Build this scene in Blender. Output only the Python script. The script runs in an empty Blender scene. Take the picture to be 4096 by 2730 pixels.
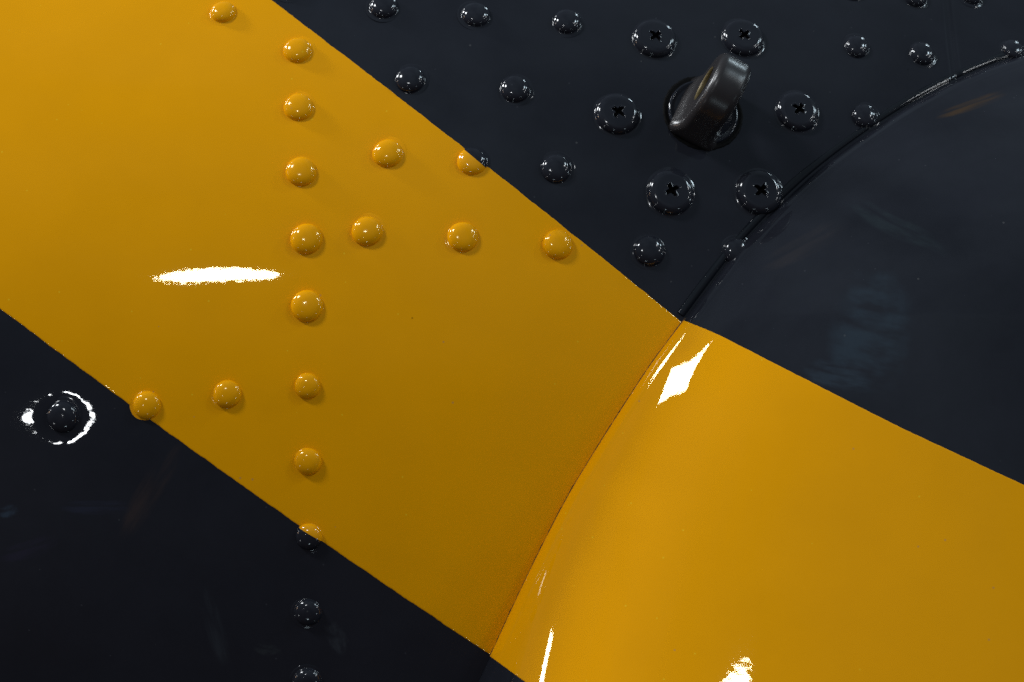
import bpy, bmesh, math, random
import numpy as np
from mathutils import Vector, Matrix

random.seed(5)
rng = np.random.default_rng(7)
S = 0.28 / 4096.0            # metres per photograph pixel on the reference plane
D = 0.70                     # camera distance (m)
DP = D / S
sc = bpy.context.scene
C = sc.collection

# ------------------------------------------------------------------ camera
cd = bpy.data.cameras.new('camera')
cam = bpy.data.objects.new('camera', cd)
C.objects.link(cam)
cam.location = (0, -D, 0)
cam.rotation_euler = (math.radians(90), 0, 0)
cd.sensor_width = 36.0
cd.lens = 36.0 * D / 0.28
cd.clip_start = 0.01
cd.clip_end = 100.0
cd.dof.use_dof = True
cd.dof.focus_distance = D + 0.002
cd.dof.aperture_fstop = 16.0
sc.camera = cam

# ------------------------------------------------------------------ dim hall light
w = bpy.data.worlds.new('World')
sc.world = w
w.use_nodes = True
nt = w.node_tree
nt.nodes.clear()
wo = nt.nodes.new('ShaderNodeOutputWorld')
bg = nt.nodes.new('ShaderNodeBackground')
tc = nt.nodes.new('ShaderNodeTexCoord')
sx = nt.nodes.new('ShaderNodeSeparateXYZ')
mr = nt.nodes.new('ShaderNodeMapRange')
mr.inputs[1].default_value = -1.0
mr.inputs[2].default_value = 1.0
rp = nt.nodes.new('ShaderNodeValToRGB')
e = rp.color_ramp.elements
e[0].position = 0.30; e[0].color = (0.056, 0.042, 0.044, 1)
e[1].position = 0.85; e[1].color = (0.205, 0.265, 0.315, 1)
m1 = e.new(0.52); m1.color = (0.115, 0.122, 0.145, 1)
nt.links.new(tc.outputs['Generated'], sx.inputs[0])
nt.links.new(sx.outputs['Z'], mr.inputs[0])
nt.links.new(mr.outputs[0], rp.inputs[0])
# the hall's clutter, never more than soft patches
hn = nt.nodes.new('ShaderNodeTexNoise'); hn.inputs['Scale'].default_value = 2.6; hn.inputs['Detail'].default_value = 4
nt.links.new(tc.outputs['Generated'], hn.inputs['Vector'])
hr = nt.nodes.new('ShaderNodeMapRange'); hr.inputs[1].default_value = 0.38; hr.inputs[2].default_value = 0.62
hr.inputs[3].default_value = 0.7; hr.inputs[4].default_value = 1.3
nt.links.new(hn.outputs['Fac'], hr.inputs[0])
hm = nt.nodes.new('ShaderNodeVectorMath'); hm.operation = 'SCALE'
nt.links.new(rp.outputs[0], hm.inputs[0]); nt.links.new(hr.outputs[0], hm.inputs['Scale'])
nt.links.new(hm.outputs[0], bg.inputs[0])
bg.inputs[1].default_value = 0.47
nt.links.new(bg.outputs[0], wo.inputs[0])

sc.view_settings.view_transform = 'Standard'
sc.view_settings.look = 'None'
sc.view_settings.gamma = 1.0
sc.view_settings.exposure = 0.25
sc.cycles.sample_clamp_indirect = 3.0
sc.cycles.use_denoising = False
sc.cycles.use_adaptive_sampling = False
sc.cycles.max_bounces = 6

# ------------------------------------------------------------------ the measured hull surface
# plan coordinates (u right, v up) in photograph pixels on the reference plane, depth positive away from the viewer
#        x     y    R   dimple paint
RIVETS = [
    (893, 52, 53, 1.2, 'y'), (1190, 205, 59, 1.5, 'y'), (1195, 432, 61, 1.5, 'y'), (1205, 690, 62, 1.8, 'y'),
    (1227, 958, 64, 2.6, 'y'), (1228, 1226, 65, 2.2, 'y'), (1230, 1545, 52, 1.4, 'y'), (1233, 1847, 54, 1.4, 'y'),
    (1550, 617, 61, 1.8, 'y'), (1468, 928, 62, 2.2, 'y'), (1852, 950, 62, 2.2, 'y'), (2230, 980, 62, 2.0, 'y'),
    (910, 1577, 56, 1.6, 'y'), (588, 1622, 56, 1.6, 'y'),
    (1888, 648, 60, 1.8, 'T'), (1235, 2148, 53, 1.2, 'B'),
    (1160, -42, 56, 1.2, 'n'), (1535, 30, 60, 1.2, 'n'), (1903, 62, 60, 1.2, 'n'), (2267, 90, 60, 1.2, 'n'),
    (1640, 322, 61, 1.4, 'n'), (2060, 360, 61, 1.4, 'n'), (2223, 678, 62, 1.6, 'n'), (2597, 1005, 64, 1.8, 'n'),
    (250, 1668, 64, 3.6, 'n'), (1232, 2450, 54, 1.2, 'n'), (1230, 2728, 58, 1.5, 'n'),
    (3428, 190, 53, 1.2, 'n'), (3688, 219, 55, 1.2, 'n'), (3457, 467, 55, 1.4, 'n'), (4052, 202, 50, 1.2, 'n'),
    (2946, 1008, 56, 1.6, 'n'), (3411, -36, 52, 1.2, 'n'), (3660, -8, 52, 1.2, 'n'), (3886, -18, 52, 1.2, 'n'),
]
SCREWS = [
    (2617, 160, 92), (2971, 156, 90), (2468, 460, 92), (3188, 450, 91), (2681, 772, 97), (3036, 772, 97),
]
LUG = (2812, 452, 150)

def pix(px, py):
    return np.asarray(px, float) - 2048.0, 1365.0 - np.asarray(py, float)

def d_smooth(u, v):
    vv = v + 235.0
    dv = np.where(vv > 0, vv * vv / (2 * 2900.0), vv * vv / (2 * 6000.0))
    q = np.clip(u + 400.0, 0, 500.0)                   # the skin rolls away to the right of the stripe
    return dv + (u + 650.0) ** 2 / (2 * 20000.0) + q * q / (2 * 5000.0) + np.maximum(u - 100.0, 0) * 0.10

_w = [(rng.uniform(0.004, 0.016), rng.uniform(0, 2 * math.pi), rng.uniform(0, 2 * math.pi)) for _ in range(14)]
def waviness(u, v):
    o = 0.0
    for k, a, p in _w:
        o = o + (0.006 / k / 3.2) * np.sin(k * (u * math.cos(a) + v * math.sin(a)) + p)
    return o

FAST = []                     # filled with (u, v, R, dimple) of everything set into the skin

def d_hull(u, v):
    u = np.asarray(u, float); v = np.asarray(v, float)
    d = d_smooth(u, v) + waviness(u, v)
    for (fu, fv, R, dp) in FAST:
        r2 = (u - fu) ** 2 + (v - fv) ** 2
        g = dp * np.exp(-r2 / (1.18 * R) ** 2)
        if dp > 4:                                     # the one hard-pulled rivet puckers the skin unevenly
            a = np.arctan2(v - fv, u - fu)
            g = g * (1 + 0.10 * np.sin(2 * a + 0.6) + 0.07 * np.sin(5 * a + 1) + 0.05 * np.sin(9 * a) + 0.03 * np.sin(14 * a + 2))
        d = d + g
    # overlapped skin joint near the upper right
    j = u - (1888.0 + 0.00012 * (v - 1365.0) ** 2)
    m = 1 / (1 + np.exp(-(v - 1000.0) / 30.0))
    d = d + m * (5.0 / (1 + np.exp(np.clip(-j / 5.0, -60, 60))) + 9.0 * np.exp(-(j / 12.0) ** 2))
    return d

def solve(px, py, depth):
    """plan coordinates of the surface point seen at a photograph pixel"""
    a, b = pix(px, py)
    u, v = a.copy() if hasattr(a, 'copy') else a, b
    for _ in range(8):
        k = 1 + depth(u, v) / DP
        u, v = a * k, b * k
    return u, v

def world(u, v, d):
    return np.stack([np.asarray(u) * S, np.asarray(d) * S, np.asarray(v) * S], -1)

def normal_at(u, v, depth=d_smooth, h=2.0):
    gu = (depth(u + h, v) - depth(u - h, v)) / (2 * h)
    gv = (depth(u, v + h) - depth(u, v - h)) / (2 * h)
    return Vector((float(gu), -1.0, float(gv))).normalized()

def frame_at(px, py):
    u, v = solve(px, py, d_smooth)
    u, v = float(u), float(v)
    n = normal_at(u, v)
    ex = (Vector((1, 0, 0)) - n * n.x).normalized()
    ey = n.cross(ex)                                   # up along the skin
    return u, v, n, ex, ey

for (x, y, R, dp, k) in RIVETS:
    u, v = solve(x, y, d_smooth)
    FAST.append((float(u), float(v), R, dp * 1.3))
for (x, y, R) in SCREWS:
    u, v = solve(x, y, d_smooth)
    FAST.append((float(u), float(v), R * 0.85, 1.6))

# ------------------------------------------------------------------ hall lamps (placed where their mirror images say they hang)
DOME = 0.47                                            # rivet head height / radius
def reflect_dir(point, n):
    view = (Vector((0, -D, 0)) - point).normalized()
    return (2 * n.dot(view) * n - view).normalized()

def dome_normal(px, py, du, dv):
    u, v, n, ex, ey = frame_at(px, py)
    rho = math.hypot(du, dv)
    sl = DOME * 1.2 * rho ** 1.4 / math.sqrt(max(1 - rho ** 2.4, 0.02))
    q = (ex * du + ey * dv) / max(rho, 1e-6)
    return Vector(world(u, v, float(d_smooth(u, v))).tolist()), (n + q * sl).normalized()

def lamp(direction, origin, dist, sx_, sy_, L, col, roll=0.0, shape='RECTANGLE'):
    ld = bpy.data.lights.new('hall_lamp', 'AREA')
    ld.shape = shape
    ld.size = sx_; ld.size_y = sy_
    ld.energy = L * sx_ * sy_ * math.pi
    ld.color = col
    lo = bpy.data.objects.new('hall_lamp', ld)
    C.objects.link(lo)
    lo.location = origin + direction * dist
    q = (-direction).to_track_quat('-Z', 'Y')
    lo.rotation_euler = (q.to_matrix() @ Matrix.Rotation(roll, 3, 'Z')).to_euler()
    return lo

WHITE = (0.93, 0.97, 1.0); COOL = (0.72, 0.9, 1.0); WARM = (1.0, 0.72, 0.5)
R4 = (1195, 432); R9 = (1227, 958); R12 = (1228, 1226)
for (ref, du, dv, dist, a, b, L, col, roll) in [
    (R12, -0.505, 0.525, 6.0, 1.10, 0.74, 47, WHITE, 0.3),
    (R12, -0.72, 0.49, 6.5, 0.60, 1.10, 82, WHITE, 0.2),
    (R9, 0.72, 0.27, 6.0, 0.40, 0.80, 34, COOL, -0.5),
    (R9, 0.82, 0.22, 7.0, 0.40, 0.80, 34, COOL, -0.5),
    (R4, -0.68, 0.42, 7.0, 0.35, 0.7, 28, WHITE, 0.2),
    (R4, 0.74, 0.46, 7.0, 0.4, 0.8, 38, COOL, -0.5),
    (R4, -0.82, -0.30, 7.0, 0.32, 0.26, 40, WARM, 0.0),
    (R4, -0.81, -0.22, 8.0, 0.32, 0.26, 40, WHITE, 0.0),
    (R4, 0.70, -0.14, 8.0, 0.5, 0.3, 36, WHITE, 0.3),
    (R4, 0.80, -0.20, 8.0, 0.4, 0.3, 36, WHITE, 0.0),
    (R4, 0.74, -0.32, 9.0, 0.4, 0.3, 35, WHITE, 0.0),
    (R4, 0.84, -0.38, 9.0, 0.4, 0.35, 35, COOL, 0.0),
    (R4, -0.45, -0.78, 9.0, 0.5, 0.35, 20, WHITE, 0.0),
    (R4, 0.02, -0.90, 9.0, 0.7, 0.35, 20, COOL, 0.0),
    (R4, 0.50, -0.72, 9.0, 0.4, 0.35, 20, COOL, 0.0),
    (R4, -0.80, -0.36, 9.0, 0.2, 0.18, 30, WARM, 0.0),
]:
    p, n = dome_normal(*ref, du, dv)
    lamp(reflect_dir(p, n), p, dist, a, b, L, col, roll)

def hull_lamp(px, py, dist, a, b, L, col, roll, shape='ELLIPSE'):
    u, v = solve(px, py, d_smooth)
    u, v = float(u), float(v)
    p = Vector(world(u, v, float(d_smooth(u, v))).tolist())
    lamp(reflect_dir(p, normal_at(u, v)), p, dist, a, b, L, col, roll, shape)
hull_lamp(878, 1106, 6.0, 0.63, 0.225, 50, WHITE, math.radians(9))
hull_lamp(176, 1668, 6.0, 0.19, 0.075, 45, WHITE, 0.0)

# ------------------------------------------------------------------ materials
def new_mat(name):
    m = bpy.data.materials.new(name)
    m.use_nodes = True
    t = m.node_tree
    b = t.nodes['Principled BSDF']
    return m, t, b

def paint_bump(t, b, peel=0.0000035, scratch=0.0000004):
    geo = t.nodes.new('ShaderNodeNewGeometry')
    n1 = t.nodes.new('ShaderNodeTexNoise'); n1.inputs['Scale'].default_value = 520; n1.inputs['Detail'].default_value = 1.5
    n2 = t.nodes.new('ShaderNodeTexNoise'); n2.inputs['Scale'].default_value = 1900; n2.inputs['Detail'].default_value = 2
    t.links.new(geo.outputs['Position'], n1.inputs['Vector'])
    t.links.new(geo.outputs['Position'], n2.inputs['Vector'])
    ad = t.nodes.new('ShaderNodeMath'); ad.operation = 'MULTIPLY_ADD'; ad.inputs[1].default_value = 0.04
    t.links.new(n2.outputs['Fac'], ad.inputs[0]); t.links.new(n1.outputs['Fac'], ad.inputs[2])
    bp = t.nodes.new('ShaderNodeBump'); bp.inputs['Distance'].default_value = peel; bp.inputs['Strength'].default_value = 1.0
    t.links.new(ad.outputs[0], bp.inputs['Height'])
    last = bp
    # hairline scratches in three directions
    for k, ang in enumerate((0.35, 1.25, 2.2)):
        mp = t.nodes.new('ShaderNodeMapping'); mp.inputs['Rotation'].default_value = (0, ang, 0)
        mp.inputs['Scale'].default_value = (70, 70, 2600)
        mp.inputs['Location'].default_value = (k * 3.1, k * 1.7, k * 5.3)
        t.links.new(geo.outputs['Position'], mp.inputs['Vector'])
        nn = t.nodes.new('ShaderNodeTexNoise'); nn.inputs['Scale'].default_value = 1.0; nn.inputs['Detail'].default_value = 0
        t.links.new(mp.outputs[0], nn.inputs['Vector'])
        r = t.nodes.new('ShaderNodeMapRange'); r.inputs[1].default_value = 0.77; r.inputs[2].default_value = 0.81
        t.links.new(nn.outputs['Fac'], r.inputs[0])
        b2 = t.nodes.new('ShaderNodeBump'); b2.inputs['Distance'].default_value = scratch; b2.inputs['Strength'].default_value = 0.5
        b2.invert = True
        t.links.new(r.outputs[0], b2.inputs['Height']); t.links.new(last.outputs[0], b2.inputs['Normal'])
        last = b2
    t.links.new(last.outputs[0], b.inputs['Normal'])
    return geo

YEL = (0.87, 0.370, 0.0002); NAV = (0.0142, 0.0156, 0.0218)
def mottled(t, geo, col, amt, scale=38):
    n = t.nodes.new('ShaderNodeTexNoise'); n.inputs['Scale'].default_value = scale; n.inputs['Detail'].default_value = 6
    n.inputs['Roughness'].default_value = 0.65
    t.links.new(geo.outputs['Position'], n.inputs['Vector'])
    r = t.nodes.new('ShaderNodeValToRGB')
    r.color_ramp.elements[0].position = 0.3; r.color_ramp.elements[1].position = 0.7
    r.color_ramp.elements[0].color = tuple(c * (1 - amt) for c in col) + (1,)
    r.color_ramp.elements[1].color = tuple(c * (1 + amt) for c in col) + (1,)
    t.links.new(n.outputs['Fac'], r.inputs[0])
    return r

def rough_var(t, geo, b, lo, hi):
    n = t.nodes.new('ShaderNodeTexNoise'); n.inputs['Scale'].default_value = 60; n.inputs['Detail'].default_value = 5
    t.links.new(geo.outputs['Position'], n.inputs['Vector'])
    r = t.nodes.new('ShaderNodeMapRange'); r.inputs[1].default_value = 0.35; r.inputs[2].default_value = 0.7
    r.inputs[3].default_value = lo; r.inputs[4].default_value = hi
    t.links.new(n.outputs['Fac'], r.inputs[0]); t.links.new(r.outputs[0], b.inputs['Roughness'])

def paint(name, col, amt, tint=(1, 1, 1), peel=0.000006):
    m, t, b = new_mat(name)
    geo = paint_bump(t, b, peel) if peel else t.nodes.new('ShaderNodeNewGeometry')
    r = mottled(t, geo, col, amt)
    last = r.outputs[0]
    for sc_, thr, dcol in ((95, 0.030, tuple(0.5 * c + 0.07 for c in col)), (60, 0.016, tuple(c * 0.25 for c in col)), (160, 0.04, tuple(min(c * 1.5 + 0.02, 0.9) for c in col))):
        vo = t.nodes.new('ShaderNodeTexVoronoi'); vo.inputs['Scale'].default_value = sc_
        t.links.new(geo.outputs['Position'], vo.inputs['Vector'])
        lt = t.nodes.new('ShaderNodeMath'); lt.operation = 'LESS_THAN'; lt.inputs[1].default_value = thr
        t.links.new(vo.outputs['Distance'], lt.inputs[0])
        mx = t.nodes.new('ShaderNodeMix'); mx.data_type = 'RGBA'
        sc2 = t.nodes.new('ShaderNodeMath'); sc2.operation = 'MULTIPLY'; sc2.inputs[1].default_value = 0.6
        t.links.new(lt.outputs[0], sc2.inputs[0]); t.links.new(sc2.outputs[0], mx.inputs[0])
        t.links.new(last, mx.inputs[6]); mx.inputs[7].default_value = (*dcol, 1)
        last = mx.outputs[2]
    t.links.new(last, b.inputs['Base Color'])
    r = last
    rough_var(t, geo, b, *((0.014, 0.024) if peel else (0.09, 0.12)))
    b.inputs['Specular Tint'].default_value = (*tint, 1)
    return m, t, b, geo, r

M_YEL = paint('yellow_gloss_paint', YEL, 0.03, (1, 0.93, 0.58))[0]
M_YELR = paint('yellow_rivet_paint', YEL, 0.03, (1, 0.93, 0.58), 0)[0]
M_YEL.node_tree.nodes['Principled BSDF'].inputs['Specular IOR Level'].default_value = 0.42
M_NAVR = paint('navy_rivet_paint', NAV, 0.12, (1, 1, 1), 0)[0]
M_NAV, nt_, nb_, ngeo_, nr_ = paint('navy_gloss_paint', NAV, 0.12)

def smudges_and_reflections(t, b, geo, src, spots):
    """greasy hand marks and dust, plus reflections painted into the dark colour"""
    last = src
    for (cx, cz, rx, rz, ang, col, streak, amt) in spots:
        mp = t.nodes.new('ShaderNodeMapping'); mp.vector_type = 'TEXTURE'
        mp.inputs['Location'].default_value = (cx, 0, cz)
        mp.inputs['Rotation'].default_value = (0, ang, 0)
        mp.inputs['Scale'].default_value = (rx, 100.0, rz)
        t.links.new(geo.outputs['Position'], mp.inputs['Vector'])
        nw = t.nodes.new('ShaderNodeTexNoise'); nw.inputs['Scale'].default_value = 1.6; nw.inputs['Detail'].default_value = 4
        t.links.new(mp.outputs[0], nw.inputs['Vector'])
        mx = t.nodes.new('ShaderNodeVectorMath'); mx.operation = 'MULTIPLY_ADD'
        mx.inputs[1].default_value = (0.9, 0, 0.9)
        t.links.new(nw.outputs['Color'], mx.inputs[0]); t.links.new(mp.outputs[0], mx.inputs[2])
        sb = t.nodes.new('ShaderNodeVectorMath'); sb.operation = 'SUBTRACT'; sb.inputs[1].default_value = (0.45, 0, 0.45)
        t.links.new(mx.outputs[0], sb.inputs[0])
        ln = t.nodes.new('ShaderNodeVectorMath'); ln.operation = 'LENGTH'
        t.links.new(sb.outputs[0], ln.inputs[0])
        r = t.nodes.new('ShaderNodeMapRange'); r.interpolation_type = 'SMOOTHSTEP'
        r.inputs[1].default_value = 1.0; r.inputs[2].default_value = 0.45
        t.links.new(ln.outputs['Value'], r.inputs[0])
        st = t.nodes.new('ShaderNodeTexNoise'); st.inputs['Scale'].default_value = 1.0; st.inputs['Detail'].default_value = 3
        m2 = t.nodes.new('ShaderNodeMapping'); m2.inputs['Scale'].default_value = streak
        t.links.new(mp.outputs[0], m2.inputs['Vector']); t.links.new(m2.outputs[0], st.inputs['Vector'])
        r2 = t.nodes.new('ShaderNodeMapRange'); r2.inputs[1].default_value = 0.38; r2.inputs[2].default_value = 0.62
        t.links.new(st.outputs['Fac'], r2.inputs[0])
        mu = t.nodes.new('ShaderNodeMath'); mu.operation = 'MULTIPLY'
        t.links.new(r.outputs[0], mu.inputs[0]); t.links.new(r2.outputs[0], mu.inputs[1])
        mu2 = t.nodes.new('ShaderNodeMath'); mu2.operation = 'MULTIPLY'; mu2.inputs[1].default_value = amt
        t.links.new(mu.outputs[0], mu2.inputs[0])
        mix = t.nodes.new('ShaderNodeMix'); mix.data_type = 'RGBA'
        t.links.new(mu2.outputs[0], mix.inputs[0]); t.links.new(last, mix.inputs[6])
        mix.inputs[7].default_value = (*col, 1)
        last = mix.outputs[2]
    t.links.new(last, b.inputs['Base Color'])

def P(px, py):
    a, b = pix(px, py)
    return float(a) * S, float(b) * S

M_NAVF, t2, b2_, g2, r2_ = paint('navy_paint_handled_reflections', NAV, 0.15)
sp = []
for (px, py, rx, rz, ang, col, streak, amt) in [  # hand marks first; the brown and orange spots are reflections painted as colour
    (3470, 1330, 190, 300, 0.25, (0.020, 0.033, 0.046), (1.1, 1, 4.5), 0.45),
    (3330, 1500, 160, 70, 0.2, (0.020, 0.030, 0.042), (1.5, 1, 3), 0.5),
    (3230, 975, 230, 60, -0.5, (0.024, 0.020, 0.020), (0.8, 1, 2), 0.3),
    (3130, 775, 190, 40, -0.75, (0.022, 0.018, 0.018), (0.8, 1, 3), 0.7),
    (3600, 900, 260, 60, 0.5, (0.016, 0.022, 0.026), (2, 1, 2), 0.6),
    (3980, 370, 190, 30, -0.35, (0.05, 0.027, 0.008), (0.7, 1, 2), 0.5),
]:
    x, z = P(px, py)
    sp.append((x, z, rx * S, rz * S, ang, tuple(c * 1.6 for c in col), streak, amt))
smudges_and_reflections(t2, b2_, g2, r2_, sp)
sp = []
for (px, py, rx, rz, ang, col, streak, amt) in [  # reflections of the surroundings, painted into the lower navy skin
    (600, 1960, 60, 260, 0.55, (0.022, 0.016, 0.016), (1.5, 1, 0.7), 0.7),
    (380, 2030, 170, 40, 0.0, (0.013, 0.015, 0.026), (0.7, 1, 2), 0.7),
    (850, 2520, 45, 190, -0.25, (0.016, 0.019, 0.024), (1.5, 1, 0.7), 0.7),
    (100, 2200, 150, 50, -0.3, (0.014, 0.013, 0.024), (1, 1, 2), 0.6),
    (1340, 2560, 50, 90, -0.4, (0.018, 0.021, 0.026), (2, 1, 2), 0.8),
    (20, 2050, 50, 30, -0.3, (0.02, 0.03, 0.045), (1, 1, 1), 0.8),
    (1060, 2610, 70, 30, 0.1, (0.016, 0.019, 0.022), (2, 1, 2), 0.7),
]:
    x, z = P(px, py)
    sp.append((x, z, rx * S, rz * S, ang, tuple(c * 1.6 for c in col), streak, amt))
smudges_and_reflections(nt_, nb_, ngeo_, nr_, sp)

def two_tone(name, p0, p1):
    """paint masked along the straight tape line through two points; navy above, yellow below"""
    m, t, b = new_mat(name)
    geo = t.nodes.new('ShaderNodeNewGeometry')
    sp_ = t.nodes.new('ShaderNodeSeparateXYZ'); t.links.new(geo.outputs['Position'], sp_.inputs[0])
    a = (p1[1] - p0[1]) / (p1[0] - p0[0])
    ml = t.nodes.new('ShaderNodeMath'); ml.operation = 'MULTIPLY_ADD'
    ml.inputs[1].default_value = -a; ml.inputs[2].default_value = -(p0[1] - a * p0[0])
    t.links.new(sp_.outputs['X'], ml.inputs[0])
    ad = t.nodes.new('ShaderNodeMath'); ad.operation = 'ADD'
    t.links.new(ml.outputs[0], ad.inputs[0]); t.links.new(sp_.outputs['Z'], ad.inputs[1])
    g = t.nodes.new('ShaderNodeMath'); g.operation = 'GREATER_THAN'; g.inputs[1].default_value = 0
    t.links.new(ad.outputs[0], g.inputs[0])
    mix = t.nodes.new('ShaderNodeMix'); mix.data_type = 'RGBA'
    t.links.new(g.outputs[0], mix.inputs[0])
    b.inputs['Roughness'].default_value = 0.10
    t.links.new(mix.outputs[2], b.inputs['Base Color'])
    return m, mix

def plain(name, col, rough, metal=0.0):
    m, t, b = new_mat(name)
    geo = t.nodes.new('ShaderNodeNewGeometry')
    r = mottled(t, geo, col, 0.35, 500)
    t.links.new(r.outputs[0], b.inputs['Base Color'])
    b.inputs['Roughness'].default_value = rough
    b.inputs['Metallic'].default_value = metal
    if rough > 0.65: b.inputs['Specular IOR Level'].default_value = 0.1
    return m
M_DARK = plain('near_black_matte', (0.0025, 0.0022, 0.0022), 0.7)  # near-black for the screw recesses and the flange ring
M_SEAL = paint('navy_sealant', (0.007, 0.0085, 0.012), 0.2, (1, 1, 1), 0)[0]
for _l in list(M_SEAL.node_tree.nodes['Principled BSDF'].inputs['Roughness'].links): M_SEAL.node_tree.links.remove(_l)
M_SEAL.node_tree.nodes['Principled BSDF'].inputs['Roughness'].default_value = 0.06
M_LUG, _t, _b, _g, _r = paint('worn_lug_paint', (0.023, 0.0205, 0.0215), 0.25, (1, 1, 1), 0)
for _l in list(_b.inputs['Roughness'].links): _t.links.remove(_l)
_b.inputs['Roughness'].default_value = 0.31
M_BRASS = plain('worn_bushing_metal', (0.13, 0.095, 0.035), 0.45, 0.3)

# ------------------------------------------------------------------ mesh helpers
def mesh_from(name, verts, faces, mat, smooth=True):
    me = bpy.data.meshes.new(name)
    me.from_pydata(np.asarray(verts).tolist(), [], faces)
    me.materials.append(mat)
    if smooth:
        me.polygons.foreach_set('use_smooth', np.ones(len(me.polygons), bool))
    me.update()
    return me

def obj(name, me, parent=None, mat4=None, label=None, cat=None, group=None):
    o = bpy.data.objects.new(name, me)
    C.objects.link(o)
    if parent is not None:
        o.parent = parent
    if mat4 is not None:
        o.matrix_local = mat4
    if label: o['label'] = label
    if cat: o['category'] = cat
    if group: o['group'] = group
    return o

def grid_faces(n, m, flip=False):
    i, j = np.meshgrid(np.arange(n - 1), np.arange(m - 1), indexing='ij')
    a = (i * m + j).ravel(); b = a + 1; c = a + m + 1; d = a + m
    q = np.stack([a, b, c, d] if not flip else [a, d, c, b], -1)
    return q.tolist()

def grid_mesh(name, U, V, Dp, mat, flip=False):
    n, m = U.shape
    return mesh_from(name, world(U, V, Dp).reshape(-1, 3), grid_faces(n, m, flip), mat)

def frame_matrix(px, py, scale, lift=0.0, spin=0.0):
    u, v, n, ex, ey = frame_at(px, py)
    d = float(d_hull(u, v))
    o = Vector(world(u, v, d).tolist()) + n * (lift * S)
    R = Matrix((ex, ey, n)).transposed() @ Matrix.Rotation(spin, 3, 'Z')
    M = R.to_4x4() @ Matrix.Scale(scale * S, 4)
    M.translation = o
    return M

# ------------------------------------------------------------------ hull panel
us = np.concatenate([np.arange(-4600, -2500, 50.0), np.arange(-2500, 2621, 8.0), np.arange(2650, 4700, 50.0)])
vs = np.concatenate([np.arange(-3700, -1750, 50.0), np.arange(-1750, 1901, 8.0), np.arange(1930, 3800, 50.0)])
U, V = np.meshgrid(us, vs, indexing='ij')
hull = obj('fuselage_panel', grid_mesh('fuselage_panel', U, V, d_hull(U, V), M_NAV),
           label='dark navy riveted aircraft skin panel crossed by a broad diagonal yellow stripe', cat='aircraft panel')

# the yellow stripe, a coat of paint with a real edge
TX = np.array([1083, 1219, 1706, 1863, 1959, 2263, 2315, 2725]); TY = np.array([0, 99, 479, 594, 668, 920, 957, 1286])
BX = np.array([0, 174, 418, 522, 609, 1184, 1297, 1480, 1950]); BY = np.array([1240, 1367, 1541, 1620, 1681, 2103, 2178, 2297, 2611])
ct = np.polyfit(TX, TY, 2); cb = np.polyfit(BX, BY, 2)
ns, nw_ = 760, 300
s_ = np.linspace(0, 1, ns)[:, None]
tt = np.linspace(0, 1, nw_)[None, :]
tx = -1500 + s_ * 4420; bx = -1700 + s_ * 3900
ty = np.polyval(ct, tx); by = np.polyval(cb, bx)
jag = np.cumsum(rng.normal(0, 0.5, (ns, 2)), 0)
jag = jag - np.apply_along_axis(lambda c: np.convolve(c, np.ones(31) / 31, 'same'), 0, jag)
ty = ty + jag[:, :1] * 1.0 + rng.normal(0, 0.35, (ns, 1)); by = by + jag[:, 1:] * 1.0 + rng.normal(0, 0.35, (ns, 1))
te = np.concatenate([[0, 0.0012, 0.0030], np.linspace(0.006, 0.994, nw_ - 6), [0.9970, 0.9988, 1]])[None, :]
SX = tx * (1 - te) + bx * te; SY = ty * (1 - te) + by * te
SU, SV = solve(SX, SY, d_hull)
lift = np.full(nw_, 1.6); lift[[0, -1]] = -1.0; lift[[1, -2]] = 1.2
obj('stripe', grid_mesh('stripe', SU, SV, d_hull(SU, SV) - lift[None, :], M_YEL, True), hull,
    label='broad diagonal band of glossy yellow paint on the skin')

# ------------------------------------------------------------------ rivets
def lathe(profile, n):
    vs_, fs = [], []
    for (r, z) in profile:
        for k in range(n):
            a = 2 * math.pi * k / n
            vs_.append((r * math.cos(a), r * math.sin(a), z))
    c = len(vs_); vs_.append((0, 0, profile[0][1]))
    for k in range(n):
        fs.append((c, k, (k + 1) % n))
    for i in range(len(profile) - 1):
        for k in range(n):
            a, b = i * n + k, i * n + (k + 1) % n
            fs.append((a, a + n, b + n, b))
    return vs_, fs

def rivet_profile(h=DOME):
    p = []
    for k in range(1, 19):
        th = k / 18 * math.radians(82)
        p.append((math.sin(th) * 0.985, h * max(1 - math.sin(th) ** 2.4, 0) ** 0.5 + 0.10))
    p += [(0.995, 0.115), (1.0, 0.07), (1.015, 0.034), (1.06, 0.020), (1.11, 0.013), (1.17, 0.009), (1.23, 0.002), (1.30, -0.02)]
    return p

def rivet_mesh(name, mat, h=DOME, seed=0):
    vs_, fs = lathe(rivet_profile(h), 40)
    r_ = np.random.default_rng(seed)
    ph = r_.uniform(0, 6.28, 4)
    vs_ = np.array(vs_)
    rad = np.hypot(vs_[:, 0], vs_[:, 1]); ang = np.arctan2(vs_[:, 1], vs_[:, 0])
    k = 1 + 0.012 * np.sin(2 * ang + ph[0]) + 0.008 * np.sin(3 * ang + ph[1])
    vs_[:, 0] *= k; vs_[:, 1] *= k
    vs_[:, 2] += 0.008 * rad * np.sin(ang + ph[2]) * (rad < 1)
    # paint collar that builds up unevenly
    col = (rad > 1.05) & (rad < 1.24)
    vs_[col, 2] += 0.006 * np.sin(ang[col] + ph[3])
    return mesh_from(name, vs_, fs, mat)

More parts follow.
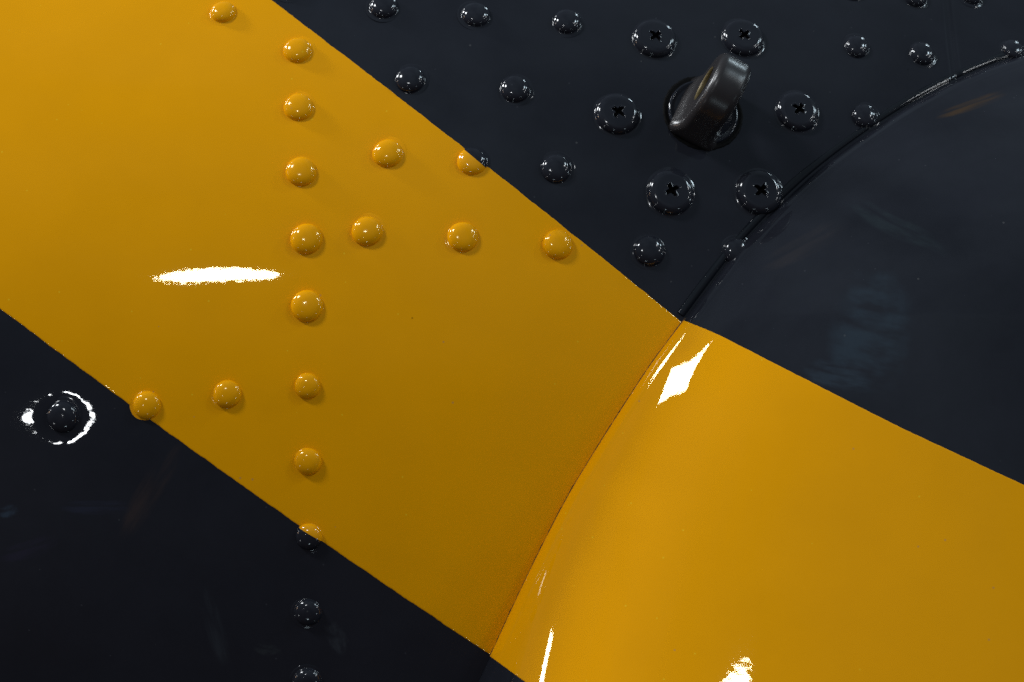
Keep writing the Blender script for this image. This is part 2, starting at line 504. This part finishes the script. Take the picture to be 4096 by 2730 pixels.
Y_M = [rivet_mesh('rivet', M_YELR, DOME, s) for s in range(3)]
N_M = [rivet_mesh('rivet', M_NAVR, DOME, 10 + s) for s in range(3)]
for i, (x, y, R, dp, k) in enumerate(RIVETS):
    lab = None
    if k == 'y': me = Y_M[i % 3]
    elif k == 'n': me = N_M[i % 3]
    else:
        tp = [(1848, 592), (1948, 676)] if k == 'T' else [(1190, 2110), (1283, 2165)]
        a_, b_ = solve(np.array([q[0] for q in tp]), np.array([q[1] for q in tp]), lambda u, v: d_smooth(u, v) - 18)
        pts = [(float(a_[q]) * S, float(b_[q]) * S) for q in (0, 1)]
        m, mix = two_tone('two_tone_paint', *pts)
        hi, lo = (NAV, YEL) if k == 'T' else (YEL, NAV)
        mix.inputs[6].default_value = (*lo, 1); mix.inputs[7].default_value = (*hi, 1)
        me = rivet_mesh('rivet', m, DOME, 30 + i)
        lab = 'rivet painted half yellow and half navy on the upper stripe edge' if k == 'T' else 'rivet painted half yellow and half navy on the lower stripe edge'
    tilt = Matrix.Rotation(random.gauss(0, 0.022), 4, 'X') @ Matrix.Rotation(random.gauss(0, 0.022), 4, 'Y')
    obj('rivet', me, hull, frame_matrix(x, y, R, 0.4, random.uniform(0, 6.28)) @ tilt @ Matrix.Scale(random.uniform(0.93, 1.06), 4, (0, 0, 1)), label=lab)

# ------------------------------------------------------------------ cross-head screws
def cross_r(a, L=0.29, W=0.085):
    ca, sa = abs(math.cos(a)), abs(math.sin(a))
    best = 0
    for (hx, hy) in ((L, W), (W, L)):
        best = max(best, min(hx / max(ca, 1e-6), hy / max(sa, 1e-6)))
    # slightly rounded arms
    return best * 0.94 + 0.012

def screw_mesh(mat, matr, seed):
    n = 120
    r_ = np.random.default_rng(seed)
    ph = r_.uniform(0, 6.28, 6)
    angs = [2 * math.pi * k / n for k in range(n)]
    cr = np.array([cross_r(a) for a in angs])
    cr = (np.roll(cr, 1) + 2 * cr + np.roll(cr, -1)) / 4
    cr = cr * (1 + 0.07 * np.array([math.sin(5 * a + ph[0]) + math.sin(9 * a + ph[1]) for a in angs]))
    H = 0.37
    rings = []
    top = lambda r: H - 0.035 * r * r
    rings.append((cr * 1.0, np.full(n, H - 0.07)))
    rings.append((cr * 1.02, np.full(n, H - 0.03)))
    rings.append((cr * 1.06, np.full(n, H - 0.004)))
    bead = 0.012 * np.maximum(0, np.array([math.sin(7 * a + ph[2]) * math.sin(4 * a + ph[3]) for a in angs]))
    rings.append((cr * 1.12 + 0.012, np.full(n, H + 0.006) + bead))
    rings.append((cr * 1.18 + 0.025, np.full(n, H)))
    for f in (0.25, 0.5, 0.75, 1.0):
        r0 = cr * 1.18 + 0.025
        rr = r0 * (1 - f) + 0.50 * f
        rings.append((rr, top(rr)))
    for r in (0.56, 0.62):
        rings.append((np.full(n, r), np.full(n, top(r))))
    re = 0.36; zc = top(0.64) - 0.30
    for k in range(1, 15):
        th = k / 14 * math.radians(84)
        rings.append((np.full(n, 0.64 + re * math.sin(th)), np.full(n, zc + 0.30 * math.cos(th))))
    wob = np.array([0.01 * math.sin(2 * a + ph[4]) + 0.006 * math.sin(5 * a + ph[5]) for a in angs])
    for (r, z) in ((1.005, 0.030), (1.03, 0.013), (1.08, 0.005), (1.15, -0.02)):
        rings.append((np.full(n, r) + wob, np.full(n, z) + wob * 0.4))
    vs_ = []; fs = []
    ca = np.cos(angs); sa = np.sin(angs)
    for (r, z) in rings:
        for k in range(n):
            vs_.append((r[k] * ca[k], r[k] * sa[k], z[k]))
    for i in range(len(rings) - 1):
        for k in range(n):
            a, b = i * n + k, i * n + (k + 1) % n
            fs.append((a, a + n, b + n, b))
    head = mesh_from('screw', vs_, fs, mat)
    # recess cup
    vs_, fs = [], []
    for (f, z) in ((0.25, H - 0.30), (0.72, H - 0.27), (1.0, H - 0.065)):
        for k in range(n):
            vs_.append((cr[k] * f * ca[k], cr[k] * f * sa[k], z))
    c = len(vs_); vs_.append((0, 0, H - 0.31))
    for k in range(n): fs.append((c, k, (k + 1) % n))
    for i in range(2):
        for k in range(n):
            a, b = i * n + k, i * n + (k + 1) % n
            fs.append((a, a + n, b + n, b))
    cup = mesh_from('cross_recess', vs_, fs, matr)
    return head, cup

SLAB = ['upper left cross-head screw of the ring around the lug, above its shoulder',
        'cross-head screw just above the tip of the lug, upper right of the ring',
        'cross-head screw directly left of the lug, nearest the yellow stripe',
        'cross-head screw right of the lug, lying in its teal shadow',
        'cross-head screw below the lug on the open navy skin',
        'cross-head screw touching the edge of the bulged fairing']
SPIN = [0.12, 0.1, 0.28, 0.32, -0.12, 0.22]
for i, (x, y, R) in enumerate(SCREWS):
    head, cup = screw_mesh(M_NAVR, M_DARK, 50 + i)
    o = obj('screw', head, None, frame_matrix(x, y, R, 0.5, SPIN[i] + math.radians(38)), label=SLAB[i], cat='screw', group='cross-head screws around the lug')
    obj('cross_recess', cup, o)

# ------------------------------------------------------------------ tie-down lug
lu, lv, ln_, lex, ley = frame_at(LUG[0], LUG[1])
lug = bpy.data.objects.new('lifting_lug', None)
C.objects.link(lug)
lug['label'] = 'upright navy lug with a worn eye hole standing on a round flange'
lug['category'] = 'lug'
LM = frame_matrix(LUG[0], LUG[1], 1.0)
lug.matrix_world = LM
lug.empty_display_size = 40

def ring_profile_mesh(name, prof, n, mat, jitter=0.0, cap=True):
    vs_, fs = lathe(prof, n)
    vs_ = np.array(vs_, float)
    if jitter:
        a = np.arctan2(vs_[:, 1], vs_[:, 0])
        k = 1 + jitter * (np.sin(13 * a + 1) + np.sin(29 * a + 2) + np.sin(47 * a))
        vs_[:, 0] *= k; vs_[:, 1] *= k
    return mesh_from(name, vs_, fs, mat)
obj('flange', ring_profile_mesh('flange', [(40, 6), (90, 6), (120, 6), (131, 8), (138, 13), (143, 13), (147, 9), (149, 2), (150, -14)], 96, M_NAVR), lug)
# ragged sealant gap round the flange
obj('sealant_ring', ring_profile_mesh('sealant_ring', [(146, 1.5), (152, 1.0), (158, 2.2), (163, 3.0), (168, 1.2), (172, -3)], 160, M_DARK, 0.004), lug)

def make_lug():
    RR, HC, RH, T, BEV = 154.0, 168.0, 74.0, 146.0, 34.0
    # plate axes: e1 along the skin, e2 outward, e3 thickness
    n = 120
    vs_ = []
    sect = []
    # section from the hole on side A over the rim to the hole on side B: (blend hole->outline, inset, thickness position)
    sec = [('hole', 0, -0.5 * T + 5), ('hole', -4, -0.5 * T)]
    for f in (0.15, 0.3, 0.45, 0.6, 0.75, 0.9):
        sec.append(('face', f, -0.5 * T))
    for k in range(7):
        th = k / 6 * math.pi / 2
        sec.append(('rim', BEV * (1 - math.sin(th)), -0.5 * T + BEV * (1 - math.cos(th))))
    for f in (0.25, 0.5, 0.75):
        sec.append(('rim', 0, (-0.5 * T + BEV) * (1 - f) + (0.5 * T - BEV) * f))
    for k in range(7):
        th = (6 - k) / 6 * math.pi / 2
        sec.append(('rim', BEV * (1 - math.sin(th)), 0.5 * T - BEV * (1 - math.cos(th))))
    for f in (0.9, 0.75, 0.6, 0.45, 0.3, 0.15):
        sec.append(('face', f, 0.5 * T))
    sec += [('hole', -4, 0.5 * T), ('hole', 0, 0.5 * T - 5)]
    def outline(a, inset):
        dx, dy = math.cos(a), math.sin(a)
        R = RR - inset
        if dy >= 0:
            return R * dx, R * dy
        # straight sides going down into the flange
        tx = R / max(abs(dx), 1e-6); ty = (HC + 30) / max(-dy, 1e-6)
        t_ = min(tx, ty)
        return t_ * dx, t_ * dy
    m = len(sec)
    for i in range(n):
        a = 2 * math.pi * i / n
        hx, hy = math.cos(a), math.sin(a)
        for (kind, q, t_) in sec:
            if kind == 'hole':
                x, y = (RH - q) * hx, (RH - q) * hy
            elif kind == 'rim':
                x, y = outline(a, q)
            else:
                ox, oy = outline(a, BEV)
                x, y = (RH + 4) * hx * (1 - q) + ox * q, (RH + 4) * hy * (1 - q) + oy * q
            z = y + HC
            fr = 80.0
            if z < fr:
                g = fr - max(z, 4)
                ext = fr - math.sqrt(max(fr * fr - g * g, 0))
                t_ = t_ + math.copysign(ext, t_) * (1 if abs(t_) > T * 0.3 else abs(t_) / (T * 0.3)) * 0.6
            vs_.append((x, t_, z))
    fs = []
    for i in range(n):
        for j in range(m - 1):
            a = i * m + j; b = ((i + 1) % n) * m + j
            fs.append((a, a + 1, b + 1, b))
    eye = np.array(vs_)
    # bushing in the hole
    vb, fb = [], []
    pb = [(RH + 3, -0.5 * T - 1.0), (RH - 3, -0.5 * T + 1), (RH - 5, -0.5 * T + 8), (RH - 5, 0), (RH - 5, 0.5 * T - 8), (RH - 3, 0.5 * T - 1), (RH + 3, 0.5 * T + 1)]
    for i in range(64):
        a = 2 * math.pi * i / 64
        for (r, t_) in pb:
            vb.append((r * math.cos(a), t_, r * math.sin(a) + HC))
    k = len(pb)
    for i in range(64):
        for j in range(k - 1):
            a = i * k + j; b = ((i + 1) % 64) * k + j
            fb.append((a, b, b + 1, a + 1))
    return eye, fs, np.array(vb), fb
eye, ef, bush, bf = make_lug()
# the plate leans a little to the right of the skin's own normal
E3 = Vector((0.87, 0.105, -0.47)).normalized()
E2 = Vector((0.27, -0.84, 0.47)); E2 = (E2 - E3 * E2.dot(E3)).normalized()
EL1 = E3.cross(E2)
if EL1.z < 0: EL1 = -EL1
_loc = Matrix((lex, ley, ln_))       # world -> lug axes
LE = np.array([[c for c in (_loc @ q)] for q in (EL1, E3, E2)])
def turn(a):
    return a @ LE
eye_o = obj('eye_plate', mesh_from('eye_plate', turn(eye), ef, M_LUG), lug)
obj('bushing', mesh_from('bushing', turn(bush), bf, M_BRASS), eye_o, label='worn bare tan metal lining of the eye hole')

# ------------------------------------------------------------------ bulged fairing
SEAM = np.array([(900, 5000), (1560, 3560), (1700, 3210), (1815, 2950), (1912, 2730), (1964, 2622), (2063, 2403), (2168, 2185), (2281, 1967), (2437, 1715), (2611, 1445),
                 (2733, 1287), (2855, 1122), (2960, 985), (3116, 822), (3273, 676), (3465, 533), (3639, 420), (3830, 317), (3935, 273), (4096, 218), (4300, 160), (4560, 110), (5600, -90)], float)
def smooth_curve(pts, n):
    t_ = np.concatenate([[0], np.cumsum(np.hypot(*np.diff(pts, axis=0).T))])
    tq = np.linspace(0, t_[-1], n)
    x = np.interp(tq, t_, pts[:, 0]); y = np.interp(tq, t_, pts[:, 1])
    k = max(3, n // 20) | 1
    pad = k // 2
    def sm(c):
        cc = np.concatenate([2 * c[0] - c[pad:0:-1], c, 2 * c[-1] - c[-2:-pad - 2:-1]])
        return np.convolve(cc, np.hanning(k + 2)[1:-1] / np.hanning(k + 2)[1:-1].sum(), 'valid')
    return np.stack([sm(x), sm(y)], -1)
seam_px = smooth_curve(SEAM, 600)
su, sv = solve(seam_px[:, 0], seam_px[:, 1], d_hull)
seam_uv = np.stack([su, sv], -1)
# the fairing's own form: a broad bulge that leans back upwards and turns from left to right
_gu = np.arange(-3000, 5001, 10.0); _gv = np.arange(-5000, 3001, 10.0)
_Gu = np.cumsum(np.interp(_gu, [-400, 700, 1500, 2048, 3000], [-0.10, -0.03, 0.0, 0.10, 0.2])) * 10
_Gv = np.cumsum(np.interp(_gv, [-2400, -1355, 0, 1200], [0.23, 0.245, 0.245, 0.55])) * 10
_G0 = float(np.interp(690, _gu, _Gu) + np.interp(75, _gv, _Gv))
def bulge(u, v):
    return np.interp(u, _gu, _Gu) + np.interp(v, _gv, _Gv) - _G0 + float(d_smooth(690.0, 75.0)) - 268.0
seam_d = d_smooth(su, sv) - bulge(su, sv)

def seam_dist(u, v, with_depth=False):
    sh = np.shape(u)
    q = np.stack([np.ravel(u), np.ravel(v)], -1)
    out = np.empty(len(q)); dep = np.empty(len(q))
    A_ = seam_uv[:-1]; B_ = seam_uv[1:]; AB = B_ - A_; L2 = (AB ** 2).sum(1)
    for k in range(0, len(q), 4000):
        p = q[k:k + 4000, None, :]
        t_ = np.clip(((p - A_) * AB).sum(-1) / L2, 0, 1)
        dv = p - (A_ + t_[..., None] * AB)
        dd = np.hypot(dv[..., 0], dv[..., 1])
        i = dd.argmin(1)
        r = np.arange(len(i))
        cr = AB[i, 0] * dv[r, i, 1] - AB[i, 1] * dv[r, i, 0]
        f = i + t_[r, i]
        dep[k:k + 4000] = np.interp(f, np.arange(len(seam_d)), seam_d)
        out[k:k + 4000] = np.where(cr <= 0, dd[r, i], -dd[r, i])
    return (out.reshape(sh), dep.reshape(sh)) if with_depth else out.reshape(sh)

LIP, RL = 30.0, 22.0
def h_fair(dist):
    q = np.clip(dist / RL, 0, 1)
    return LIP * np.sqrt(np.maximum(1 - (1 - q) ** 2, 0)) - 6 + 9.0 * (1 - np.exp(-np.maximum(dist, 0) / 60.0)) + 2.4 * np.exp(-((dist - 30.0) / 8.0) ** 2)
_w2 = [(rng.uniform(0.004, 0.014), rng.uniform(0, 6.28), rng.uniform(0, 6.28)) for _ in range(10)]
def wav2(u, v):
    o = 0.0
    for k, a, p in _w2:
        o = o + (0.004 / k / 3.0) * np.sin(k * (u * math.cos(a) + v * math.sin(a)) + p)
    return o
def d_fair(u, v, extra=0.0):
    dist, dep = seam_dist(u, v, True)
    dist = dist + extra
    lam = 390.0 + 0.22 * np.maximum(v - 100.0, 0)
    return bulge(u, v) + dep * np.exp(-np.maximum(dist, 0) / lam) - h_fair(dist) + wav2(u, v)

ws = np.concatenate([[0], np.geomspace(0.4, 8, 14), np.linspace(10, 110, 50), np.linspace(122, 3300, 190)])
sd = np.array([0.80, -0.60])
FU = seam_uv[:, 0][:, None] + ws[None, :] * sd[0]
FV = seam_uv[:, 1][:, None] + ws[None, :] * sd[1]
FD = d_fair(FU, FV)
fairing = obj('fairing', grid_mesh('fairing', FU, FV, FD, M_NAVF, True),
              label='bulging rounded fairing lapped over the skin at right, navy above yellow', cat='fairing')

# its stripe
q = np.concatenate([[0], np.geomspace(0.0003, 0.003, 10), np.linspace(0.0038, 0.045, 50), np.linspace(0.05, 1, 200)])[None, :]
t_ = np.concatenate([[0, 0.0009, 0.0022], np.linspace(0.005, 0.995, 180), [0.9978, 0.9991, 1]])[:, None]
E1 = np.array([(2733, 1287), (2860, 1337), (3140, 1479), (3600, 1712), (4096, 1942), (4700, 2215), (5500, 2580)], float)
E2 = np.array([(1964, 2622), (2110, 2730), (2400, 2930), (2900, 3260), (3400, 3560), (4300, 4080)], float)
def along(pts, qq):
    c = smooth_curve(pts, 400)
    l = np.linspace(0, 1, 400)
    return np.interp(qq, l, c[:, 0]), np.interp(qq, l, c[:, 1])
e1x, e1y = along(E1, q); e2x, e2y = along(E2, q)
i1 = np.argmin(np.hypot(seam_px[:, 0] - 2733, seam_px[:, 1] - 1287)); i2 = np.argmin(np.hypot(seam_px[:, 0] - 1964, seam_px[:, 1] - 2622))
ii = i1 + (i2 - i1) * t_[:, 0]
sxp = np.interp(ii, np.arange(600), seam_px[:, 0])[:, None]; syp = np.interp(ii, np.arange(600), seam_px[:, 1])[:, None]
bxx = (1 - t_) * e1x + t_ * e2x; byy = (1 - t_) * e1y + t_ * e2y
b0x = (1 - t_) * e1x[0, 0] + t_ * e2x[0, 0]; b0y = (1 - t_) * e1y[0, 0] + t_ * e2y[0, 0]
GX = bxx + (sxp - b0x) * (1 - q) ** 2 - 2.0; GY = byy + (syp - b0y) * (1 - q) ** 2 - 1.0
jj = rng.normal(0, 0.5, (1, GX.shape[1]))
GY = GY + jj * (np.abs(t_ - 0.5) > 0.49)
GU, GV = solve(GX, GY, lambda u, v: d_fair(u, v, 2.4))
lf = np.full(t_.shape[0], 1.6); lf[[0, -1]] = -1.2; lf[[1, -2]] = 1.2
obj('stripe', grid_mesh('stripe', GU, GV, d_fair(GU, GV, 2.4) - lf[:, None], M_YEL, True), fairing,
    label='broad band of glossy yellow paint over the fairing')

# sealant bead along the dark part of the seam
n0 = int(np.argmin(np.hypot(seam_px[:, 0] - 2745, seam_px[:, 1] - 1270)))
pts = seam_uv[n0:]
tg = np.gradient(pts, axis=0); tg /= np.hypot(tg[:, 0], tg[:, 1])[:, None]
nr = np.stack([-tg[:, 1], tg[:, 0]], -1)
K = 10
BU, BV, BD = [], [], []
wd = 16 + 2 * np.sin(np.arange(len(pts)) * 0.05) + 1.5 * np.sin(np.arange(len(pts)) * 0.13 + 1)
for k in range(K):
    a = math.pi * k / (K - 1)
    off = (1 + math.cos(a)) * wd + 8
    u = pts[:, 0] + nr[:, 0] * off; v = pts[:, 1] + nr[:, 1] * off
    BU.append(u); BV.append(v); BD.append(d_hull(u, v) - math.sin(a) * wd * 0.75 + 1.0)
obj('sealant_bead', grid_mesh('sealant_bead', np.array(BU), np.array(BV), np.array(BD), M_SEAL, True), fairing)

# grime line under the yellow lip, darkened to stand in for the gap's shade
n1_ = int(np.argmin(np.hypot(seam_px[:, 0] - 1964, seam_px[:, 1] - 2622)))
pts = seam_uv[n1_:n0 + 1]
idx = np.linspace(0, len(pts) - 1, 700)
pts = np.stack([np.interp(idx, np.arange(len(pts)), pts[:, k]) for k in (0, 1)], -1)
tg = np.gradient(pts, axis=0); tg /= np.hypot(tg[:, 0], tg[:, 1])[:, None]
nr = np.stack([-tg[:, 1], tg[:, 0]], -1)
wj = 7 + 3.5 * np.convolve(rng.normal(0, 1, 716), np.hanning(17) / 5, 'valid')
BU, BV, BD = [], [], []
for off, hh in ((-4.0, 3.0), (0.45, 2.6), (1.0, 2.0)):
    o_ = off if off < 0 else off * np.clip(wj * 0.45 + 1, 2.4, 6)
    u = pts[:, 0] + nr[:, 0] * o_; v = pts[:, 1] + nr[:, 1] * o_
    BU.append(u); BV.append(v); BD.append(d_hull(u, v) - hh)
M_DIRT_SHADE = plain('brown_seam_dirt_shade', (0.07, 0.032, 0.004), 0.6)
obj('seam_dirt_shade', grid_mesh('seam_dirt_shade', np.array(BU), np.array(BV), np.array(BD), M_DIRT_SHADE, True), fairing)
